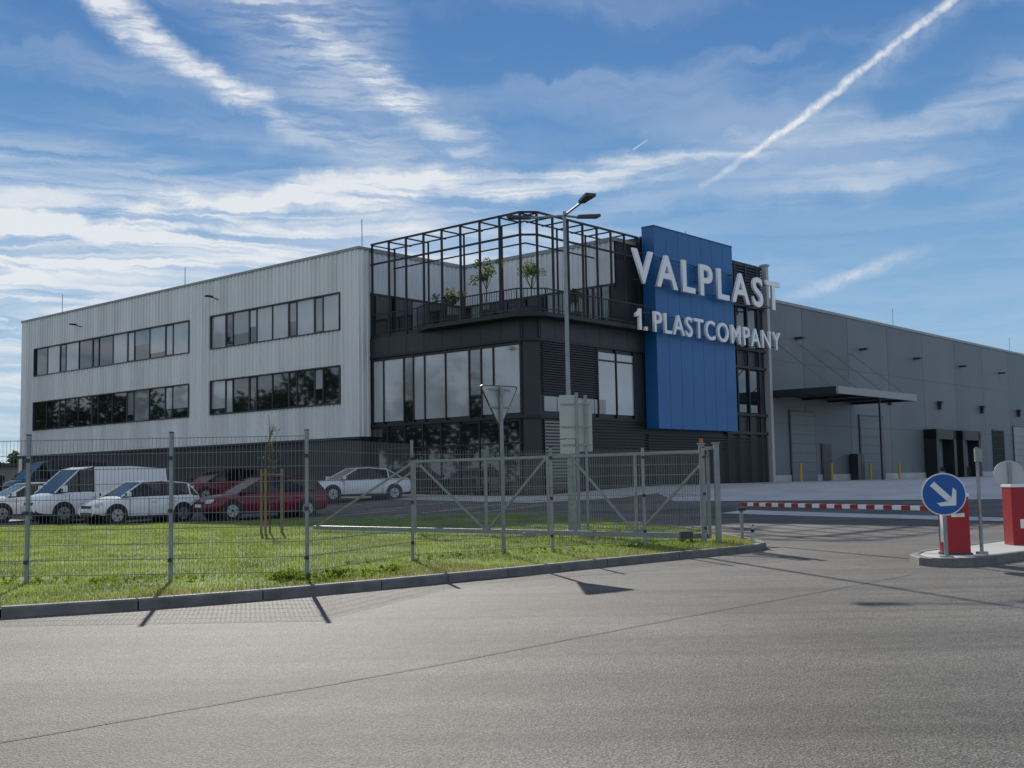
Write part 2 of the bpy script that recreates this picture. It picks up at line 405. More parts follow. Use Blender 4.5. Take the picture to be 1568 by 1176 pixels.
mb=MB(); T=.085
py_=[.52+9.6*i/8 for i in range(9)]; px_=[.52+7.6*i/7 for i in range(8)]
PZ=13.0
for y in py_:
    mb.bar((0,y,DZ-1.),(0,y,PZ),T,'black')
    mb.bar((0,y,PZ-.05),(1.5,y,PZ-.05),T*.7,'black')
for x in px_:
    mb.bar((x,0,DZ-1.),(x,0,PZ),T,'black')
    mb.bar((x,0,PZ-.05),(x,1.5,PZ-.05),T*.7,'black')
for z in(PZ,PZ-1.0):
    mb.bar((0,.52,z),(0,10.2,z),T,'black'); mb.bar((.52,0,z),(8.2,0,z),T,'black'); mb.bar((0,.52,z),(.52,0,z),T,'black')
    mb.bar((1.5,1.5,z),(1.5,10.2,z),T*.7,'black'); mb.bar((1.5,1.5,z),(8.2,1.5,z),T*.7,'black')
for y in py_[2::2]: mb.bar((1.5,y,DZ),(1.5,y,PZ),T*.8,'black')
for x in px_[3::2]: mb.bar((x,1.5,DZ),(x,1.5,PZ),T*.8,'black')
mb.build('terrace_pergola',FB)
mb=MB()
rail=[(0,10.2),(0,7.0),(-.72,5.6),(-.72,.16),(.16,-.72),(8.25,-.72)]
for a,b in zip(rail[:-1],rail[1:]):
    mb.bar((*a,DZ+1.0),(*b,DZ+1.0),.05,'black'); mb.bar((*a,DZ+.12),(*b,DZ+.12),.04,'black')
    L_=math.hypot(b[0]-a[0],b[1]-a[1]); n=max(1,int(L_/.14))
    for i in range(n+1):
        t=i/n; p=(a[0]+(b[0]-a[0])*t,a[1]+(b[1]-a[1])*t); mb.bar((*p,DZ+.0),(*p,DZ+1.0),.045 if i%8==0 else .018,'black')
mb.build('terrace_railing',FB)

mb=MB()
mb.box(8.45,20.3,.06,9,0,13.05,'dark')
mb.box(8.4,20.3,-.02,.06,12.9,13.1,'black')
for x in(15.9,17.1,18.3,19.5): mb.box(x,x+.12,-.1,.0,.6,13.0,'black')
for z in (3.6,4.6,7.2,8.2,10.6): mb.box(15.8,20.25,-.12,.0,z,z+.14,'black')
for (z0,z1) in((4.8,7.1),(8.4,10.5)):
    for x in(16.05,17.25,18.45): mb.box(x,x+1.0,.0,.05,z0,z1,'glass')
for zz in np.arange(.9,3.5,.13): mb.box(8.5,20.2,-.1,.0,zz,zz+.06,'black')
for zz in np.arange(10.8,12.9,.16): mb.box(15.9,20.2,-.07,.0,zz,zz+.08,'black')
mb.build('entrance_tower',FB)
mb=MB()
mb.box(8.45,15.8,-.76,-.05,3.68,13.5,'blue')
for x in np.arange(9.5,15.5,1.05): mb.box(x,x+.015,-.764,-.757,3.7,13.48,'blueseam')
mb.box(8.43,15.82,-.78,-.04,13.5,13.56,'blueseam')
mb.build('blue_sign_panel',FB)
mb=MB()
mb.box(20.32,20.6,-.28,.05,0,13.15,'post'); mb.box(20.26,20.66,-.34,.1,13.15,13.25,'roofedge')
mb.build('tower_column',FB)

def letters(name,txt,x0,x1,z0,z1,y,sp,off):
    cu=bpy.data.curves.new(name,'FONT'); cu.body=txt; cu.size=1; cu.extrude=.05; cu.offset=off; cu.space_character=sp
    to=bpy.data.objects.new(name+'_tmp',cu); scene.collection.objects.link(to); bpy.context.view_layer.update()
    me=bpy.data.meshes.new_from_object(to.evaluated_get(bpy.context.evaluated_depsgraph_get()))
    bpy.data.objects.remove(to)
    co=np.zeros(len(me.vertices)*3); me.vertices.foreach_get('co',co); co=co.reshape(-1,3)
    mn,mx=co.min(0),co.max(0)
    new=np.stack([x0+(co[:,0]-mn[0])/(mx[0]-mn[0])*(x1-x0), y-(co[:,2]-mn[2])/(mx[2]-mn[2])*.12, z0+(co[:,1]-mn[1])/(mx[1]-mn[1])*(z1-z0)],1)
    me.vertices.foreach_set('co',new.ravel()); me.update(); me.materials.clear(); me.materials.append(M['letter'])
    o=bpy.data.objects.new(name,me); scene.collection.objects.link(o); o.parent=FB
letters('company_name_letters','VALPLAST',6.0,20.15,10.42,12.05,-1.1,1.28,.018)
letters('company_subtitle_letters','PLASTCOMPANY',7.62,20.0,8.22,9.22,-1.1,1.18,.012)
mb=MB()
def ext(pts,k):
    y0,y1=-1.22,-1.1
    mb.poly([(x,y0,z) for x,z in pts],k); mb.poly([(x,y1,z) for x,z in reversed(pts)],k)
    for i in range(len(pts)):
        a=pts[i];b=pts[(i+1)%len(pts)]; mb.poly([(a[0],y0,a[1]),(a[0],y1,a[1]),(b[0],y1,b[1]),(b[0],y0,b[1])],k)
ext([(6.38,8.22),(6.57,8.22),(6.57,9.22),(6.44,9.22),(6.34,9.08),(6.12,8.96),(6.12,8.8),(6.38,8.9)],'letter')
ext([(6.86,8.22),(7.04,8.22),(7.04,8.4),(6.86,8.4)],'letter')
mb.build('numeral_one',FB)
mb=MB()
for z in(10.6,11.9,8.38,9.08):
    mb.bar((6.2,-1.05,z),(19.9,-1.05,z),.035,'black')
for x in(8.9,12,15.3,18,19.5):
    for z in(10.6,11.9,8.38,9.08): mb.bar((x,-1.05,z),(x,-.0 if x>15.8 else -.7,z),.04,'black')
mb.build('letter_rails',FB)

mb=MB()
WZ=11.4; xs_=[20.8,25,31.1,37.2,43.3,49.4,55.5,61.6,67.7,73.8,79.9,86,92,98,104,110,116]
for i,(a,b) in enumerate(zip(xs_[:-1],xs_[1:])):
    mb.box(a+.02,b-.02,0,.2,.0,WZ-.15,'ware' if i%2 else 'ware2')
mb.box(20.8,116,.05,60,0,WZ-.2,'joint')
mb.box(20.8,116.1,-.06,.3,WZ-.15,WZ+.02,'roofedge')
for z in (4.3,7.9): mb.box(20.8,116,-.003,.0,z,z+.02,'joint')
mb.box(20.8,116,-.05,0,.8,1.35,'concrete')
mb.build('warehouse_wall',FB)
mb=MB()
mb.box(20.9,31.6,-4.0,-.02,5.85,5.98,'dark'); mb.box(20.85,31.65,-4.08,-3.95,5.72,6.12,'roofedge'); mb.box(20.85,20.97,-3.95,-.02,5.72,6.12,'dark'); mb.box(31.55,31.67,-3.95,-.02,5.72,6.12,'dark')
for x in (21.3,24.6,28,31.3):
    mb.bar((x,-.05,9.0),(x,-3.6,6.1),.05,'galv'); mb.bar((x,-3.9,5.78),(x,-.05,5.78),.12,'dark')
mb.bar((27,-3.7,.9),(27,-3.7,5.8),.1,'dark')
mb.build('dock_canopy',FB)
mb=MB()
def door(x0,x1,z1,k='roofedge'):
    mb.box(x0-.1,x1+.1,-.07,0,.9,z1+.12,'frame'); mb.box(x0,x1,-.085,-.07,.95,z1,k)
    for z in np.arange(1.5,z1,.55): mb.box(x0,x1,-.09,-.086,z,z+.02,'joint')
door(23.,26.,5.,'ware2'); door(26.9,28,3.1,'dark'); door(32.3,35.8,5.,'ware'); door(57,59.5,4.6,'darker'); door(62,65.,5.)
for x in(22.6,26.5,31.9,36.4): mb.cyl((x,-.8,.9),(x,-.8,2.),.08,'yellow')
for x in (30.6,31.1): mb.box(x,x+.45,-.6,-.1,.9,2.6,'frame')
for a in(42.8,47.9,67,72):
    mb.box(a,a+.5,-.9,0,.95,4.35,'black'); mb.box(a+3.3,a+3.8,-.9,0,.95,4.35,'black'); mb.box(a,a+3.8,-.9,0,3.7,4.4,'black'); mb.box(a+.5,a+3.3,-.05,0,1.7,3.7,'roofedge'); mb.box(a+.5,a+3.3,-.3,0,.95,1.7,'darker')
for x in np.arange(24,112,8.8): 
    mb.box(x,x+.35,-.5,0,9.3,9.42,'dark'); mb.box(x+4.,x+4.4,-.35,0,6.3,6.5,'dark'); mb.box(x+4.12,x+4.3,-.25,0,5.9,6.3,'dark')
mb.build('warehouse_doors',FB)
mb=MB()
for (x,y,z,h) in((1.,12,RZ,1.9),(1,28,RZ,1.6),(0.5,42,RZ,1.6),(22,6,WZ,5.),(48,4,WZ,2.6),(75,4,WZ,2.6),(10,6,13.,1.6)):
    mb.cyl((x,y,z-.1),(x,y,z+h),.022,'galv',6); mb.cyl((x,y,z-.1),(x,y,z+.1),.15,'kerb',8)
mb.build('lightning_rods',FB)
mb=MB()
for y in(22.0,37.0):
    mb.cyl((WX-.02,y,11.6),(WX-.55,y,11.7),.03,'black',6); mb.box(WX-.85,WX-.45,y-.12,y+.12,11.68,11.76,'black')
mb.box(-.25,.0,1.,1.2,7.0,7.12,'signback')
mb.build('wall_lamps',FB)

def foliage(mb,c,rad,n,size,k,clumps=7,seed=0):
    rs=random.Random(seed); cs=[(Vector(c)+Vector((rs.gauss(0,.45)*rad[0],rs.gauss(0,.45)*rad[1],rs.gauss(0,.45)*rad[2])),rs.uniform(.3,.55)) for _ in range(clumps)]
    for _ in range(n):
        cc,r=rs.choice(cs); d=Vector((rs.gauss(0,1),rs.gauss(0,1),rs.gauss(0,1))).normalized()*(rs.random()**.4)*r
        p=cc+Vector((d.x*rad[0],d.y*rad[1],d.z*rad[2]))
        u=Vector((rs.gauss(0,1),rs.gauss(0,1),rs.gauss(0,1))).normalized(); w=u.cross(Vector((rs.gauss(0,1),rs.gauss(0,1),rs.gauss(0,1)))).normalized()
        s=size*rs.uniform(.6,1.3)
        mb.poly([p-u*s,p+w*s*.5,p+u*s,p-w*s*.5],k)
def wpt(x,y,z=0):
    c,s=math.cos(TH),math.sin(TH); return (O[0]+x*c-y*s,O[1]+x*s+y*c,z)
for i,(x,y,h,r) in enumerate(((.55,3.1,2.4,.62),(1.1,.9,2.1,.7),(.5,5.2,1.4,.45),(4.,.7,1.3,.4))):
    mb=MB(); p=wpt(x,y,DZ); mb.cyl(p,(p[0],p[1],DZ+.5),.25,'pot',12,.32); mb.cyl((p[0],p[1],DZ+.4),(p[0]+.05,p[1],DZ+h-.3),.035,'bark',6,.02)
    for q in range(5):
        a=q*1.3; mb.cyl((p[0]+.03,p[1],DZ+h*.6),(p[0]+math.cos(a)*r*.6,p[1]+math.sin(a)*r*.6,DZ+h),.015,'bark',5)
    foliage(mb,(p[0],p[1],DZ+h),(r,r,r*.9),520,.07,'leafl',9,i)
    mb.build('potted_tree')

def lp(x,y): 
    p=wpt(x,y); return (p[0],p[1])
sheet('pavement',[lp(-3.2,40),lp(-3.2,-2.5),lp(-.5,-4.5),lp(14,-4.5),lp(14,-.3),lp(.4,-.3),lp(-.3,.4),lp(-.3,10.2),lp(-.75,10.2),lp(-.75,40)],.03,'concrete')

# ------------------------------------------------------------ fence
def fence_panels(mb,pts,h,z0=.16,wr=.0028):
    for a,b in zip(pts[:-1],pts[1:]):
        L_=math.hypot(b[0]-a[0],b[1]-a[1]); n=int(L_/.05)
        for i in range(1,n):
            t=i/n; x=a[0]+(b[0]-a[0])*t; y=a[1]+(b[1]-a[1])*t; mb.cyl((x,y,z0),(x,y,h),wr,'wire',3)
        zz=z0+.03
        while zz<h: 
            mb.cyl((*a,zz),(*b,zz),wr*1.5,'wire',4); zz+=.2
def fence_posts(mb,pts,h,w=.048):
    for p in pts:
        mb.bar((p[0],p[1],0),(p[0],p[1],h),w,'galv'); mb.box(p[0]-w*.55,p[0]+w*.55,p[1]-w*.55,p[1]+w*.55,h,h+.015,'plastic')
        for z in(.35,1.,1.7): mb.box(p[0]-w*.6,p[0]+w*.6,p[1]-w*.9,p[1]-w*.5,z,z+.05,'frame')
fp=[(-15.,15.6),(-12.8,15.5),(-10.7,15.45),(-8.6,15.4),(-6.5,15.35),(-4.57,15.3),(-2.76,15.3),(-1.64,18.5),(.65,19.96),(2.38,21.06),(3.62,21.85)]
fe=empty('mesh_fence')
mb=MB(); fence_panels(mb,fp[:7],2.0); fence_panels(mb,fp[6:8],1.96); fence_panels(mb,fp[7:],1.86); mb.build('wire_panels',fe)
mb=MB(); fence_posts(mb,fp[:7],2.06); fence_posts(mb,fp[7:8],2.02); fence_posts(mb,fp[8:],1.9); mb.build('posts',fe)

dl=(-.7524,.6587); G0=(3.78,22.3)
def gpnt(t,z): return (G0[0]+dl[0]*t,G0[1]+dl[1]*t,z+g(G0[0]+dl[0]*t,G0[1]+dl[1]*t))
ge=empty('sliding_gate'); mb=MB()
zb,zt=.2,1.84
mb.bar(gpnt(0,zt),gpnt(8.2,zt),.06,'galv'); mb.bar(gpnt(0,zb),gpnt(12,zb),.1,'galv')
for t in(0,1.72,3.3,4.04,5.87,8.2): mb.bar(gpnt(t,zb),gpnt(t,zt),.06,'galv')
for a,b in(((8.2,zt),(12,zb)),((8.0,zt-.1),(5.87,zb)),((4.04,zt),(5.87,zb)),((3.3,zt-.1),(1.72,zb)),((.1,zt-.2),(1.72,zb))): mb.bar(gpnt(*a),gpnt(*b),.045,'galv')
mb.bar(gpnt(8.2,zt-.2),gpnt(8.9,zb+1.1),.04,'galv')
mb.build('frame',ge)
mb=MB()
t=.06
while t<8.2: mb.cyl(gpnt(t,zb),gpnt(t,zt),.004,'wire',3); t+=.06
z=zb+.2
while z<zt: mb.cyl(gpnt(0,z),gpnt(8.2,z),.006,'wire',4); z+=.2
mb.build('infill',ge)
mb=MB()
for dx,dy in((0.02,-.28),(-.22,-.02)):
    x,y=G0[0]+.1+dx,G0[1]+dy; mb.bar((x,y,0),(x,y,1.98),.1,'galv'); mb.box(x-.07,x+.07,y-.07,y+.07,1.98,2.0,'galv')
mb.box(G0[0]-.15,G0[0]+.15,G0[1]-.2,G0[1]-.05,1.86,1.93,'galv')
mb.cyl((G0[0]-.12,G0[1]-.02,2.0),(G0[0]-.12,G0[1]-.02,2.09),.04,'orange',10)
for t in(3.0,4.6): 
    p=gpnt(t,0); mb.box(p[0]-.15,p[0]+.15,p[1]-.12,p[1]+.12,0.05,.2,'galv')
p=(G0[0]-.45,G0[1]+.0); mb.box(p[0]-.14,p[0]+.1,p[1]-.12,p[1]+.12,.05,.3,'frame')
mb.build('gate_posts',ge)

mb=MB(); LX,LY=1.33,27.
mb.cyl((LX,LY,0),(LX,LY,.9),.075,'galv',12); mb.cyl((LX,LY,.9),(LX,LY,7.75),.062,'galv',12,.038)
mb.cyl((LX,LY,0.05),(LX,LY,.16),.16,'galv',12)
def head(dx,dy,L1,zup):
    d=Vector((dx,dy,0)).normalized(); a=Vector((LX,LY,7.65)); b=a+d*L1+Vector((0,0,zup))
    mb.cyl(a,b,.028,'galv',8); e=b+d*.55+Vector((0,0,.05)); s=Vector((-d.y,d.x,0))*.13
    top=[b-s*.6+Vector((0,0,.05)),b+s*.6+Vector((0,0,.05)),e+s+Vector((0,0,.045)),e-s+Vector((0,0,.045))]
    bot=[p-Vector((0,0,.07)) for p in top]
    mb.poly(top,'frame'); mb.poly(bot[::-1],'frame')
    for i in range(4): j=(i+1)%4; mb.poly([bot[i],bot[j],top[j],top[i]],'frame')
head(-1,.25,.85,.0); head(.35,-.94,1.0,.08); head(.95,.35,.35,-.02)
mb.build('street_lamp')

def disc(mb,c,n,r,k,th=.01,seg=32):
    n=Vector(n).normalized(); c=Vector(c); mb.cyl(c-n*th/2,c+n*th/2,r,k,seg)
mb=MB(); sx,sy=-.19,19.5
mb.cyl((sx,sy,0),(sx,sy,2.95),.032,'galv',10); a=R(40); u=Vector((math.cos(a),math.sin(a),0)); nb=Vector((math.sin(a),-math.cos(a),0))
c=Vector((sx,sy,2.72))-nb*.045
def tri(c,s,off):
    h=s*.866
    corners=[c+u*(-s/2)+Vector((0,0,h/3)),c+u*(s/2)+Vector((0,0,h/3)),c+Vector((0,0,-2*h/3))]
    out=[]
    for i in range(3):
        p=corners[i]; q=corners[i-1]; r=corners[(i+1)%3]
        out+= [p+(q-p)*.07,p+((q-p)+(r-p))*.022,p+(r-p)*.07]
    return [p+nb*off for p in out]
f1=tri(c,.86,.0); f2=tri(c,.86,-.02); f3=tri(c,.80,.003)
mb.poly(f1,'frame'); mb.poly(f3,'signback'); mb.poly(f2[::-1],'white')
for i in range(9): j=(i+1)%9; mb.poly([f1[i],f2[i],f2[j],f1[j]],'frame')
for z in(2.6,2.9): mb.bar(c+u*.22+Vector((0,0,z-2.72))+nb*.015,c-u*.22+Vector((0,0,z-2.72))+nb*.015,.03,'galv')
disc(mb,Vector((sx,sy,2.83))+nb*.04,nb,.05,'galv',.02,16)
mb.build('yield_sign')
mb=MB(); sx,sy=1.42,25.2
mb.cyl((sx,sy,0),(sx,sy,3.25),.035,'galv',10); mb.cyl((sx+.2,sy+.1,0),(sx+.2,sy+.1,3.2),.035,'galv',10)
mb.box(sx-.38,sx-.03,sy+.04,sy+.06,2.25,3.2,'signback'); mb.box(sx-.02,sx+.34,sy+.15,sy+.17,1.95,3.1,'signback'); mb.box(sx-.38,sx-.05,sy+.04,sy+.06,1.9,2.22,'signback')
for z in(2.1,2.5,3.0): mb.bar((sx-.35,sy+.03,z),(sx+.3,sy+.03,z),.03,'galv')
mb.build('information_sign')

isl=[(5.86,16.75),(5.95,16.5),(6.2,16.38),(6.55,16.45),(9.6,19.2),(12.5,22.2),(12.3,22.9),(11.6,23.),(8.4,20.3),(6.3,18.1),(5.95,17.4)]
sheet('traffic_island',isl,.12,'concrete'); kerb('island_kerb',isl,.12,.13,'kerb',True)
mb=MB(); sx,sy=6.28,16.8
mb.cyl((sx,sy,.1),(sx,sy,1.36),.03,'galv',10); nn=Vector((-.30,-1,0)).normalized(); cc=Vector((sx,sy,1.03))+nn*.05
disc(mb,cc,nn,.31,'white',.014,40); disc(mb,cc+nn*.008,nn,.292,'bluesign',.008,40)
uu=Vector((-nn.y,nn.x,0)); up=Vector((0,0,1))
ang=R(-45); ax=uu*math.cos(ang)+up*math.sin(ang); ay=-uu*math.sin(ang)+up*math.cos(ang)
if ax.dot(Vector((1,0,0)))<0: ax=-uu*math.cos(ang)+up*math.sin(ang); ay=uu*math.sin(ang)+up*math.cos(ang)
def A2(s,t): return cc+nn*.0145+ax*s+ay*t
mb.poly([A2(-.22,-.042),A2(.1,-.042),A2(.1,.042),A2(-.22,.042)],'white')
mb.poly([A2(.23,0),A2(.085,.16),A2(.02,.16),A2(.105,.042),A2(.105,-.042),A2(.02,-.16),A2(.085,-.16)],'white')
mb.cyl((sx,sy,.1),(sx,sy,.14),.1,'galv',12)
mb.build('keep_right_sign')
mb=MB(); bx,by=6.62,17.35
mb.box(bx-.17,bx+.17,by-.17,by+.17,.12,.98,'red'); mb.box(bx-.18,bx+.18,by-.18,by+.18,.98,1.03,'white'); mb.box(bx-.19,bx+.19,by-.19,by+.19,.1,.15,'frame')
mb.box(bx-.175,bx-.17,by-.1,by+.1,.3,.75,'white'); mb.box(bx-.1,bx+.1,by-.175,by-.17,.68,.74,'white')
barr=empty('boom_barrier'); mb.build('barrier_housing',barr,bevel=.012)
mb=MB(); a=Vector((6.5,17.5,.80)); b=Vector((4.62,23.2,.78)); n=26
for i in range(n): mb.bar(a+(b-a)*(i/n),a+(b-a)*((i+1)/n),.07,'red' if i%2 else 'white')
mb.bar(a,a+(a-b).normalized()*.4,.1,'frame')
mb.build('boom',barr)
mb=MB(); mb.bar((4.52,22.9,0),(4.52,22.9,.72),.06,'galv'); mb.box(4.44,4.6,22.82,22.98,.66,.72,'frame'); mb.build('boom_rest',barr)
mb=MB(); mb.cyl((6.98,17.25,.12),(6.98,17.25,1.72),.028,'galv',8); mb.cyl((6.98,17.25,.12),(6.98,17.25,.16),.09,'galv',12); mb.box(6.93,7.03,17.18,17.24,1.5,1.7,'galv'); mb.build('sensor_post')
mb=MB(); bx,by=8.45,19.3
mb.box(bx-.18,bx+.18,by-.18,by+.18,.12,1.08,'red'); mb.box(bx-.19,bx+.19,by-.19,by+.19,1.08,1.13,'white'); mb.box(bx-.05,bx+.05,by-.187,by-.18,.4,.55,'white'); mb.cyl((bx,by+.25,.1),(bx,by+.25,1.5),.03,'galv',8)
disc(mb,(bx,by+.28,1.28),(-.3,-1,0),.25,'signback',.015,28)
mb.build('card_reader',bevel=.01)
mb=MB(); mb.cyl((4.42,21.4,0),(4.42,21.4,.42),.03,'signback',8); mb.cyl((4.42,21.4,.3),(4.42,21.4,.36),.032,'plastic',8); mb.cyl((4.42,21.4,.42),(4.42,21.4,.45),.03,'plastic',8,.005); mb.build('marker_post')

mb=MB(); tx,ty=-6.3,29.6
mb.cyl((tx,ty,0),(tx+.04,ty,1.7),.028,'bark',7,.02); mb.cyl((tx+.04,ty,1.7),(tx-.02,ty,3.15),.02,'bark',6,.006)
rs=random.Random(3)
for i in range(22):
    z=rs.uniform(1.3,2.9); an=rs.uniform(0,6.28); l=rs.uniform(.25,.6)*(1.2-(z-1.3)/2.4); p0=Vector((tx+.02,ty,z)); p1=p0+Vector((math.cos(an)*l*.6,math.sin(an)*l*.6,l)); mb.cyl(p0,p1,.009,'bark',4,.004)
    for q in range(9):
        p=p0+(p1-p0)*rs.uniform(.3,1.)+Vector((rs.gauss(0,.04),rs.gauss(0,.04),rs.gauss(0,.04))); s=.03; d=Vector((rs.gauss(0,1),rs.gauss(0,1),rs.gauss(0,1))).normalized()*s; e=d.cross(Vector((0,.3,1))).normalized()*s*.5
        mb.poly([p-d,p+e,p+d,p-e],'leafl')
for an in(0.4,2.5,4.6):
    x,y=tx+.32*math.cos(an),ty+.32*math.sin(an); mb.cyl((x,y,0),(x,y,1.75),.035,'wood',7)
pts=[(tx+.32*math.cos(an),ty+.32*math.sin(an),1.6) for an in(0.4,2.5,4.6)]
for i in range(3): mb.bar(pts[i],pts[(i+1)%3],.04,'wood')
mb.build('young_tree')
mb=MB()
for i in range(60):
    x=random.uniform(-3.2,-1.6); y=15.2+random.gauss(0,.15)+max(0,(x+2.7))*.6
    foliage(mb,(x,y,.14),(.12,.12,.08),16,.035,'blade',2,i)
for i in range(90):
    x=random.uniform(-10,-3); foliage(mb,(x,15.35+random.gauss(0,.1),.13),(.1,.1,.06),10,.03,'blade',2,i+100)
for i in range(50):
    t=random.random(); foliage(mb,(-1.64+5.2*t,18.5+3.3*t+random.gauss(0,.1),.13),(.1,.1,.06),12,.03,'blade',2,i+300)
mb.build('weeds')

# ------------------------------------------------------------ cars
def car(name,loc,head,L,W,H,paint,kind='hatch'):
    e=empty(name,(loc[0],loc[1],g(*loc)+.01),math.atan2(head[1],head[0]))
    hw=W/2; mb=MB()
    if kind=='van':
        st=[(-.5,.9,.42,1.0),(-.485,.985,.3,1.12),(-.40,1,.22,1.12),(.2,1,.22,1.12),(.30,1,.22,1.10),(.40,.97,.24,1.02),(.46,.92,.26,.93),(.49,.82,.3,.80),(.5,.72,.38,.66)]
        gh=[(-.485,1.12,.97,'p'),(-.475,H-.1,.88,'p'),(-.2,H,.88,'p'),(.10,H-.01,.87,'p'),(.2,H-.12,.84,'g'),(.385,1.06,.93,'g')]
        belt=1.1; wb=(-.33,.32)
    elif kind=='sedan':
        st=[(-.5,.84,.4,.80),(-.48,.93,.3,.93),(-.40,.98,.22,.97),(-.2,1,.2,.96),(.1,1,.2,.93),(.25,.99,.2,.90),(.38,.95,.22,.82),(.46,.86,.24,.70),(.5,.68,.3,.56)]
        gh=[(-.40,.96,.86,'p'),(-.26,H-.08,.68,'g'),(-.08,H,.70,'p'),(.04,H-.02,.70,'p'),(.24,.92,.86,'g')]
        belt=.93; wb=(-.31,.31)
    elif kind=='estate':
        st=[(-.5,.86,.4,.88),(-.485,.95,.3,.97),(-.40,.99,.22,.97),(-.2,1,.2,.95),(.1,1,.2,.93),(.25,.99,.2,.90),(.38,.95,.22,.82),(.46,.86,.24,.70),(.5,.68,.3,.56)]
        gh=[(-.475,.96,.86,'p'),(-.40,H-.1,.70,'g'),(-.1,H,.72,'p'),(.04,H-.02,.71,'p'),(.25,.92,.86,'g')]
        belt=.93; wb=(-.31,.31)
    else:
        st=[(-.5,.84,.42,.85),(-.48,.94,.3,.98),(-.38,.99,.22,1.0),(-.15,1,.2,.98),(.12,1,.2,.96),(.27,.99,.2,.93),(.38,.95,.22,.84),(.46,.86,.26,.72),(.5,.70,.32,.58)]
        gh=[(-.47,.98,.86,'p'),(-.39,H-.1,.68,'g'),(-.12,H,.72,'p'),(.06,H-.03,.71,'p'),(.27,.95,.86,'g')]
        belt=.96; wb=(-.31,.32)
    rings=[]
    for x,w,zb_,zt_ in st:
        w=hw*w; zm=zb_+(zt_-zb_)*.45
        half=[(w*.80,zb_),(w*.97,zb_+.08),(w,zm),(w*.985,zt_-.10),(w*.94,zt_-.03),(w*.80,zt_+.01),(w*.4,zt_+.035)]
        ring=[(x*L,-y,z) for y,z in half]+[(x*L,y,z) for y,z in reversed(half)]
        rings.append(ring)
    n=len(rings[0]); base=len(mb.v)
    for r in rings: mb.v+=r
    mi=mb.mi(paint); ki=mb.mi('plastic')
    for i in range(len(rings)-1):
        for j in range(n):
            k=(j+1)%n; mb.f.append((base+i*n+j,base+i*n+k,base+(i+1)*n+k,base+(i+1)*n+j)); mb.m.append(ki if j in(0,n-2,n-1) else mi)
    mb.f.append(tuple(base+j for j in range(n))); mb.m.append(mi); mb.f.append(tuple(base+(len(rings)-1)*n+j for j in reversed(range(n)))); mb.m.append(mi)
    mb.build('body',e,smooth=True)
    mb=MB(); bz=belt-.02
    def tp(i,s):
        x,z,w,_=gh[i]; return (x*L,s*hw*w,z)
    def bp(i,s): 
        x=gh[i][0]; return (x*L,s*hw*.93,bz)
    for i in range(len(gh)-1):
        end=(i==0 or i==len(gh)-2)
        km='carglass' if end else paint
        if kind=='van' and i==0: km=paint
        mb.poly([tp(i,-1),tp(i+1,-1),tp(i+1,1),tp(i,1)],km)
        for s in(-1,1):
            ks='carglass'
            if kind=='van' and i<3: ks=paint
            mb.poly([bp(i,s),bp(i+1,s),tp(i+1,s),tp(i,s)],ks)
            if ks=='carglass' :
                pr=.028
                mb.cyl(tp(i,s),tp(i+1,s),pr,paint,6)
                if 0<i: mb.cyl(Vector(bp(i,s)),Vector(tp(i,s)),.03 if kind!='van' else .045,'plastic' if i!=1 else paint,6)
                if kind!='van' and i==1:
                    xm=(gh[1][0]+gh[2][0])*.5*L; mb.cyl((xm,s*hw*.935,bz),(xm,s*hw*.72,gh[1][1]+.03),.02,'plastic',6)
        mb.poly([bp(i,1),bp(i,-1),bp(i+1,-1),bp(i+1,1)],'plastic')
    mb.cyl(tp(len(gh)-2,-1),tp(len(gh)-2,1),.02,paint,6); mb.cyl(tp(1,-1),tp(1,1),.03,paint,6)
    mb.build('cabin',e)
    mb=MB(); wr=.32 if kind!='van' else .34
    for fx in wb:
        for s in(-1,1):
            x=fx*L; y=s*(hw+.004)
            mb.cyl((x,s*(hw-.35),wr+.02),(x,y,wr+.02),wr+.065,'plastic',24)
            mb.cyl((x,s*(hw-.22),wr),(x,s*(hw+.012),wr),wr,'tyre',24); mb.cyl((x,s*(hw+.0),wr),(x,s*(hw+.02),wr),wr*.66,'rim',20)
            mb.cyl((x,s*(hw+.0),wr),(x,s*(hw+.026),wr),wr*.16,'plastic',12)
            for q in range(5):
                a=q*1.2566+.3; mb.bar((x+math.cos(a)*wr*.36,s*(hw+.019),wr+math.sin(a)*wr*.36),(x+math.cos(a+.3)*wr*.58,s*(hw+.019),wr+math.sin(a+.3)*wr*.58),.03,'plastic')
    mb.build('wheels',e)
    mb=MB(); F=.5*L; zf=st[-2][3]
    for s in(-1,1):
        mb.poly([(F-.03,s*hw*.66,zf-.10),(F-.22,s*hw*.89,zf-.06),(F-.26,s*hw*.89,zf+.045),(F-.07,s*hw*.66,zf+.01)],'lens')
        mb.box(F-.24,F-.05,s*hw*.55,s*hw*.82,zf-.12,zf-.03,'lens')
        mb.box(-F-.004,-F+.12,s*hw*.62,s*hw*.86,belt-.25,belt-.06,'tail')
        mb.box(F-.12,F-.01,s*hw*.45,s*hw*.66,.32,.40,'plastic')
        xm=gh[-1][0]*L-.12 if kind!='van' else .33*L
        mb.box(xm-.1,xm+.06,s*(hw-.02),s*(hw+.17),belt-.0,belt+(.14 if kind!='van' else .24),paint)
        mb.box(xm+.0601,xm+.07,s*(hw+.02),s*(hw+.16),belt+.02,belt+.12,'plastic')
        for dx in ((-.02,-.22) if kind!='van' else (.1,)):
            mb.box(dx*L-.1,dx*L+.08,s*hw*.99,s*(hw+.02),belt-.2,belt-.165,paint)
        for dx in((.2,.02,-.19) if kind!='van' else (.28,.09,-.12)):
            mb.box(dx*L,dx*L+.012,s*hw*.98,s*(hw+.003),.28,belt-.08,'plastic')
        mb.box(wb[0]*L+.42,wb[1]*L-.42,s*hw*.95,s*(hw+.006),.2,.29,'plastic')
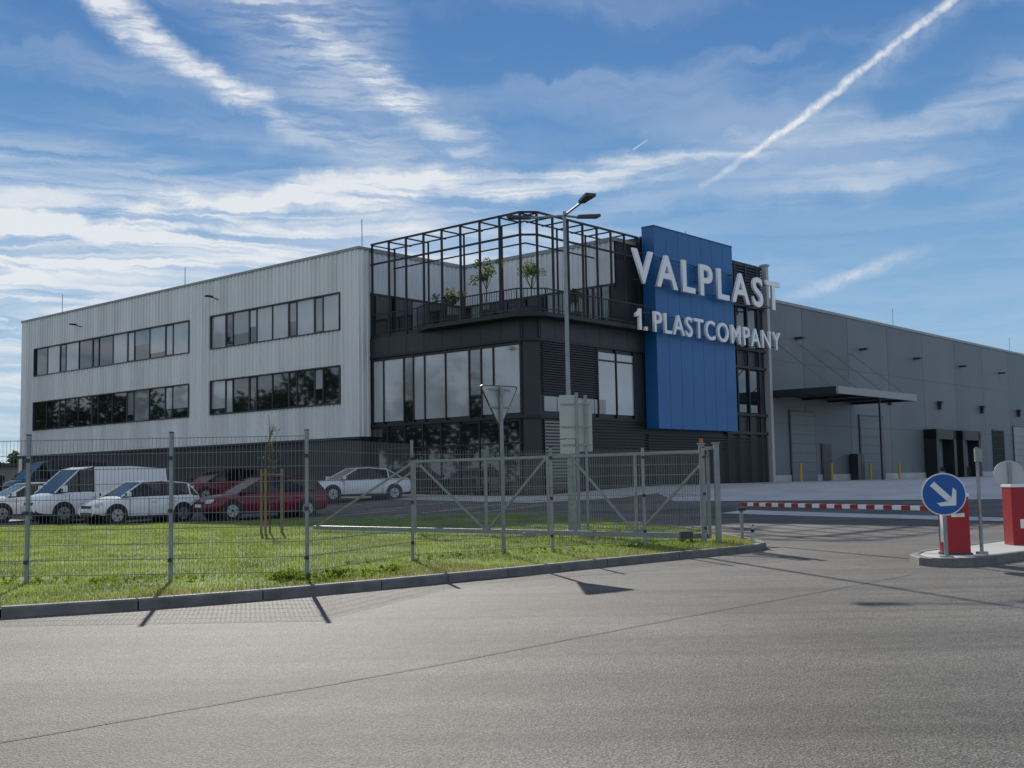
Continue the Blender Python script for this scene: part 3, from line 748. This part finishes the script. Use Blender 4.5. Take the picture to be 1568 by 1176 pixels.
    mb.box(F-.1,F+.006,-hw*.42,hw*.42,zf-.16,zf-.06,'plastic'); mb.box(F-.1,F+.01,-hw*.5,hw*.5,.28,.42,'plastic')
    mb.box(F,F+.02,-.26,.26,.45,.56,'white'); mb.box(-F-.02,-F,-.26,.26,.6,.71,'white')
    mb.build('trim',e,bevel=.01)
    return e
car('parked_car',(-13.3,40.8),(-.70,-.71),3.95,1.74,1.48,'pwhite','hatch')
car('parked_van',(-15.7,43.1),(-.72,-.69),5.0,1.95,2.02,'pwhite','van')
car('parked_car',(-18.7,44.4),(-.72,-.69),4.3,1.78,1.46,'pwhite','hatch')
car('parked_car',(-9.2,41.6),(-.80,-.60),4.65,1.82,1.48,'pred','estate')
car('parked_car',(-6.9,50.2),(-.86,-.5),4.6,1.82,1.42,'psilver','sedan')
car('parked_car',(-13.5,53.),(-.7,-.71),4.2,1.78,1.5,'pred','hatch')
car('parked_van',(-24.0,60.),(-.7,-.71),4.9,1.95,2.0,'pdark','van')

# ------------------------------------------------------------ distant things
mb=MB()
def tree(mb,x,y,h,r,seed,n=1500,z0=0,size=.32):
    rs=random.Random(seed); mb.cyl((x,y,z0),(x,y,z0+h*.55),h*.022,'bark',7,h*.012)
    for i in range(6):
        a=rs.uniform(0,6.28); z=z0+h*rs.uniform(.3,.55); mb.cyl((x,y,z),(x+math.cos(a)*r*.7,y+math.sin(a)*r*.7,z+h*.22),h*.01,'bark',5,h*.004)
    foliage(mb,(x,y,z0+h*.62),(r,r,h*.36),n,size,'leafd',14,seed)
for i in range(16):
    t=i/15; x=-66+4*math.sin(i*1.7); y=38+t*56; tree(mb,x,y,random.uniform(9,15),random.uniform(2.8,4.2),i,1100,0,.38)
mb.build('tree_row')
mb=MB()
for i in range(26):
    x=-150+i*7.5+random.uniform(-2,2); tree(mb,x,250+random.uniform(-10,10),random.uniform(7,12),random.uniform(4,6),50+i,350,0,.9)
mb.build('distant_trees')
mb=MB(); 
mb.box(-70,-44,104,118,0,3.4,'plaster'); mb.box(-70.4,-43.6,103.6,118.4,3.4,3.7,'frame')
for x in range(-68,-46,4): mb.box(x,x+1.8,103.95,104,1.2,2.6,'glass')
mb.build('low_hall')

# ------------------------------------------------------------ sun + sky
EL=R(26); AZ=R(-13)
sd=Vector((math.sin(AZ)*math.cos(EL),math.cos(AZ)*math.cos(EL),math.sin(EL)))
sl=bpy.data.lights.new('sun','SUN'); sl.energy=5.0; sl.angle=R(.5); sl.color=(1,.94,.84)
so=bpy.data.objects.new('sun',sl); scene.collection.objects.link(so); so.rotation_euler=sd.to_track_quat('Z','Y').to_euler()
w=bpy.data.worlds.new('World'); scene.world=w; w.use_nodes=True; nt=w.node_tree; N=nt.nodes; L=nt.links
w.cycles.sampling_method='MANUAL'; w.cycles.sample_map_resolution=512
bg=N['Background']; bg.inputs[1].default_value=.12
sky=N.new('ShaderNodeTexSky'); sky.sky_type='NISHITA'; sky.sun_disc=False; sky.sun_elevation=EL; sky.sun_rotation=AZ%(2*math.pi)
sky.air_density=1.0; sky.dust_density=0.0; sky.ozone_density=3.0; sky.altitude=300
def math_(op,a,b=None,c=None,clamp=False):
    n=N.new('ShaderNodeMath'); n.operation=op; n.use_clamp=clamp
    for i,v in enumerate((a,b,c)):
        if v is None: continue
        if isinstance(v,(int,float)): n.inputs[i].default_value=v
        else: L.new(v,n.inputs[i])
    return n.outputs[0]
def vec(op,a,b=None,scale=None):
    n=N.new('ShaderNodeVectorMath'); n.operation=op
    for i,v in enumerate((a,b)):
        if v is None: continue
        if isinstance(v,tuple): n.inputs[i].default_value=v
        else: L.new(v,n.inputs[i])
    if scale is not None:
        if isinstance(scale,(int,float)): n.inputs['Scale'].default_value=scale
        else: L.new(scale,n.inputs['Scale'])
    return n.outputs['Value'] if op in('DOT_PRODUCT','LENGTH') else n.outputs[0]
def mrange(v,a,b,lo,hi,smooth=True):
    n=N.new('ShaderNodeMapRange'); n.interpolation_type='SMOOTHSTEP' if smooth else 'LINEAR'
    n.inputs[1].default_value=a; n.inputs[2].default_value=b; n.inputs[3].default_value=lo; n.inputs[4].default_value=hi; L.new(v,n.inputs[0]); return n.outputs[0]
def noise(v,scale,detail=5,rough=.55,dist=0):
    n=N.new('ShaderNodeTexNoise'); n.noise_dimensions='2D'; n.inputs['Scale'].default_value=scale; n.inputs['Detail'].default_value=detail; n.inputs['Roughness'].default_value=rough; n.inputs['Distortion'].default_value=dist; L.new(v,n.inputs['Vector']); return n
def mapping(v,rot,sc):
    n=N.new('ShaderNodeMapping'); n.inputs['Rotation'].default_value=(0,0,R(rot)); n.inputs['Scale'].default_value=(*sc,1); L.new(v,n.inputs[0]); return n.outputs[0]
def mixc(f,a,b):
    mx=N.new('ShaderNodeMix'); mx.data_type='RGBA'
    for k,v in(('Factor',f),('A',a),('B',b)):
        if isinstance(v,(int,float)): mx.inputs[k].default_value=v
        elif isinstance(v,tuple): mx.inputs[k].default_value=v
        else: L.new(v,mx.inputs[k])
    return mx.outputs['Result']
tc=N.new('ShaderNodeTexCoord'); dn=vec('NORMALIZE',tc.outputs['Generated'])
sp=N.new('ShaderNodeSeparateXYZ'); L.new(dn,sp.inputs[0])
az=math_('MULTIPLY',math_('ARCTAN2',sp.outputs[0],sp.outputs[1]),57.2958); el=math_('MULTIPLY',math_('ARCSINE',sp.outputs[2]),57.2958)
cb=N.new('ShaderNodeCombineXYZ'); L.new(az,cb.inputs[0]); L.new(el,cb.inputs[1]); C=cb.outputs[0]
wn=noise(C,.20,2,.5); wv=vec('SCALE',vec('SUBTRACT',wn.outputs['Color'],(.5,.5,.5)),scale=2.4)
wn2=noise(C,.9,5,.62); wv2=vec('SCALE',vec('SUBTRACT',wn2.outputs['Color'],(.5,.5,.5)),scale=.9)
CW=vec('ADD',vec('ADD',C,wv),wv2); CS=vec('ADD',C,vec('SCALE',wv2,scale=.45))
def seg(coord,p,q,w_,i0,i1):
    ba=(q[0]-p[0],q[1]-p[1],0.); l2=ba[0]**2+ba[1]**2
    pa=vec('SUBTRACT',coord,(p[0],p[1],0.)); pa=vec('MULTIPLY',pa,(1,1,0.))
    h=math_('DIVIDE',vec('DOT_PRODUCT',pa,ba),l2,clamp=True)
    bh=N.new('ShaderNodeVectorMath'); bh.operation='SCALE'; bh.inputs[0].default_value=ba; L.new(h,bh.inputs['Scale'])
    d=vec('LENGTH',vec('SUBTRACT',pa,bh.outputs[0]))
    return math_('MULTIPLY',mrange(d,0,w_,1.,0),math_('MULTIPLY_ADD',h,i1-i0,i0))
def chain(coord,pts,w_,its):
    # its: intensity at every vertex, so streaks fade out towards their ends
    if not isinstance(its,(list,tuple)): its=[its]*len(pts)
    o=None
    for a,b,i0,i1 in zip(pts[:-1],pts[1:],its[:-1],its[1:]):
        s=seg(coord,a,b,w_,i0,i1); o=s if o is None else math_('MAXIMUM',o,s)
    return o
fibA=noise(mapping(CS,40,(.20,1.7)),1.,6,.62,.2).outputs[0]
fibB=noise(mapping(CS,-7,(.09,1.05)),1.,6,.6,.5).outputs[0]
fibC=noise(CS,1.6,4,.6).outputs[0]
up_=math_('MAXIMUM',chain(CW,[(-20.5,22.8),(-15.9,20.2),(-12.4,18.4),(-7.6,15.2)],1.15,[.95,.95,.75,.05]),chain(CW,[(-12.4,23.3),(-7.2,20.4),(-4.5,18.2),(0.2,15.2)],1.6,[.8,.75,.85,.05]))
up_=math_('MAXIMUM',up_,chain(CW,[(-6.4,20.6),(-7.6,17.2)],.7,[.7,.1]))
up_=math_('MAXIMUM',up_,chain(CW,[(-11,24),(-6,14.5)],5.2,[.5,.25]))
up_=math_('MULTIPLY',up_,mrange(fibA,.34,.64,.28,1.15))
bd=chain(CW,[(-26,11.4),(-17,12.9),(-9.2,14.0),(.7,14.9),(10.6,15.6),(19,16.6)],1.15,[.8,.85,.85,.8,.55,.05])
bd=math_('MAXIMUM',bd,chain(CW,[(8,14.9),(20,16.),(27,18)],1.6,[.0,.3,.36]))
bd=math_('MAXIMUM',bd,chain(CW,[(10.9,13.5),(17,13.9),(24.8,13.9)],1.1,[0.,.3,.05]))
bd=math_('MAXIMUM',bd,chain(CW,[(-30,9.8),(-15.5,11.3),(-2,12.2)],1.8,[.75,.7,.1]))
bd=math_('MULTIPLY',bd,mrange(fibB,.34,.64,.3,1.15))
ct=chain(CS,[(22.6,21.9),(18.,19.2),(14.8,17.1)],.34,.8)
ct=math_('MAXIMUM',ct,chain(CS,[(14.8,17.1),(13.2,16.2),(9.7,14.2)],.26,[.8,.7,.15]))
ct=math_('MAXIMUM',ct,chain(CS,[(13.6,8.5),(17,9.5),(20.2,10.5)],.5,[.1,.5,.08]))
ct=math_('MAXIMUM',ct,chain(CS,[(16.5,17.8),(19,19.6),(22,21.2)],1.2,[0.,.3,.1]))
ct=math_('MAXIMUM',ct,chain(C,[(6.4,16.2),(7.1,16.6)],.06,.5))
ct=math_('MAXIMUM',ct,chain(CS,[(-26,8.3),(-24,7.7)],.15,.6))
ct=math_('MULTIPLY',ct,mrange(fibC,.3,.65,.5,1.12))
left_or_fill=math_('MAXIMUM',mrange(az,-26,14,1.,.10),mrange(math_('ABSOLUTE',az),50,90,0.,.85)); low_or_fill=mrange(el,18,12,0.,1.); lo2=mrange(el,0,7,.5,1.)  # second mask: unseen clouds added beside and behind the camera to brighten the facades
low_or_fill=math_('MAXIMUM',low_or_fill,mrange(math_('ABSOLUTE',az),50,90,0.,1.))  # lets the added fill clouds reach every height out of view
veil=math_('MULTIPLY',math_('MULTIPLY',mrange(fibB,.34,.68,.10,.95),left_or_fill),math_('MULTIPLY',low_or_fill,lo2))
veil2=math_('MULTIPLY',mrange(noise(mapping(CW,12,(.05,.30)),1.,4,.5,.3).outputs[0],.44,.74,0.,.22),mrange(el,2,9,0,1))
m=math_('ADD',math_('ADD',up_,bd),math_('ADD',ct,math_('ADD',veil,veil2)))
m=math_('MULTIPLY',math_('MINIMUM',m,1.),.9)
lum=vec('DOT_PRODUCT',sky.outputs[0],(.25,.6,.15))
sc_=math_('DIVIDE',1.0,math_('ADD',1.0,math_('MULTIPLY',lum,.12)))
skc=vec('SCALE',sky.outputs[0],scale=sc_)
cr=N.new('ShaderNodeValToRGB'); L.new(mrange(el,0,40,0,1,False),cr.inputs[0])
els=cr.color_ramp.elements; els[0].position=0; els[0].color=(.40,.57,.73,1); els[1].position=1; els[1].color=(.035,.11,.30,1)
for p_,c_ in((.17,(.25,.44,.67,1)),(.35,(.125,.30,.56,1)),(.55,(.06,.185,.44,1))):
    e_=els.new(p_); e_.color=c_
air=vec('SCALE',cr.outputs[0],scale=9.)
base=mixc(.76,skc,air)
res=mixc(m,base,(6.9,7.1,7.3,1))
L.new(res,bg.inputs[0])

# ------------------------------------------------------------ camera
cam=bpy.data.cameras.new('camera'); co=bpy.data.objects.new('camera',cam); scene.collection.objects.link(co); scene.camera=co
cam.sensor_width=36; cam.lens=40.18; cam.clip_end=9000; cam.clip_start=.1
p=math.atan(147/1750); r=.018
F=Vector((0,math.cos(p),math.sin(p))); U=Vector((0,-math.sin(p),math.cos(p))); X=Vector((1,0,0))
X2=(X-U*r).normalized(); U2=(U+X*r).normalized()
mt=Matrix((X2,U2,-F)).transposed().to_4x4(); mt.translation=(0,0,1.35); co.matrix_world=mt
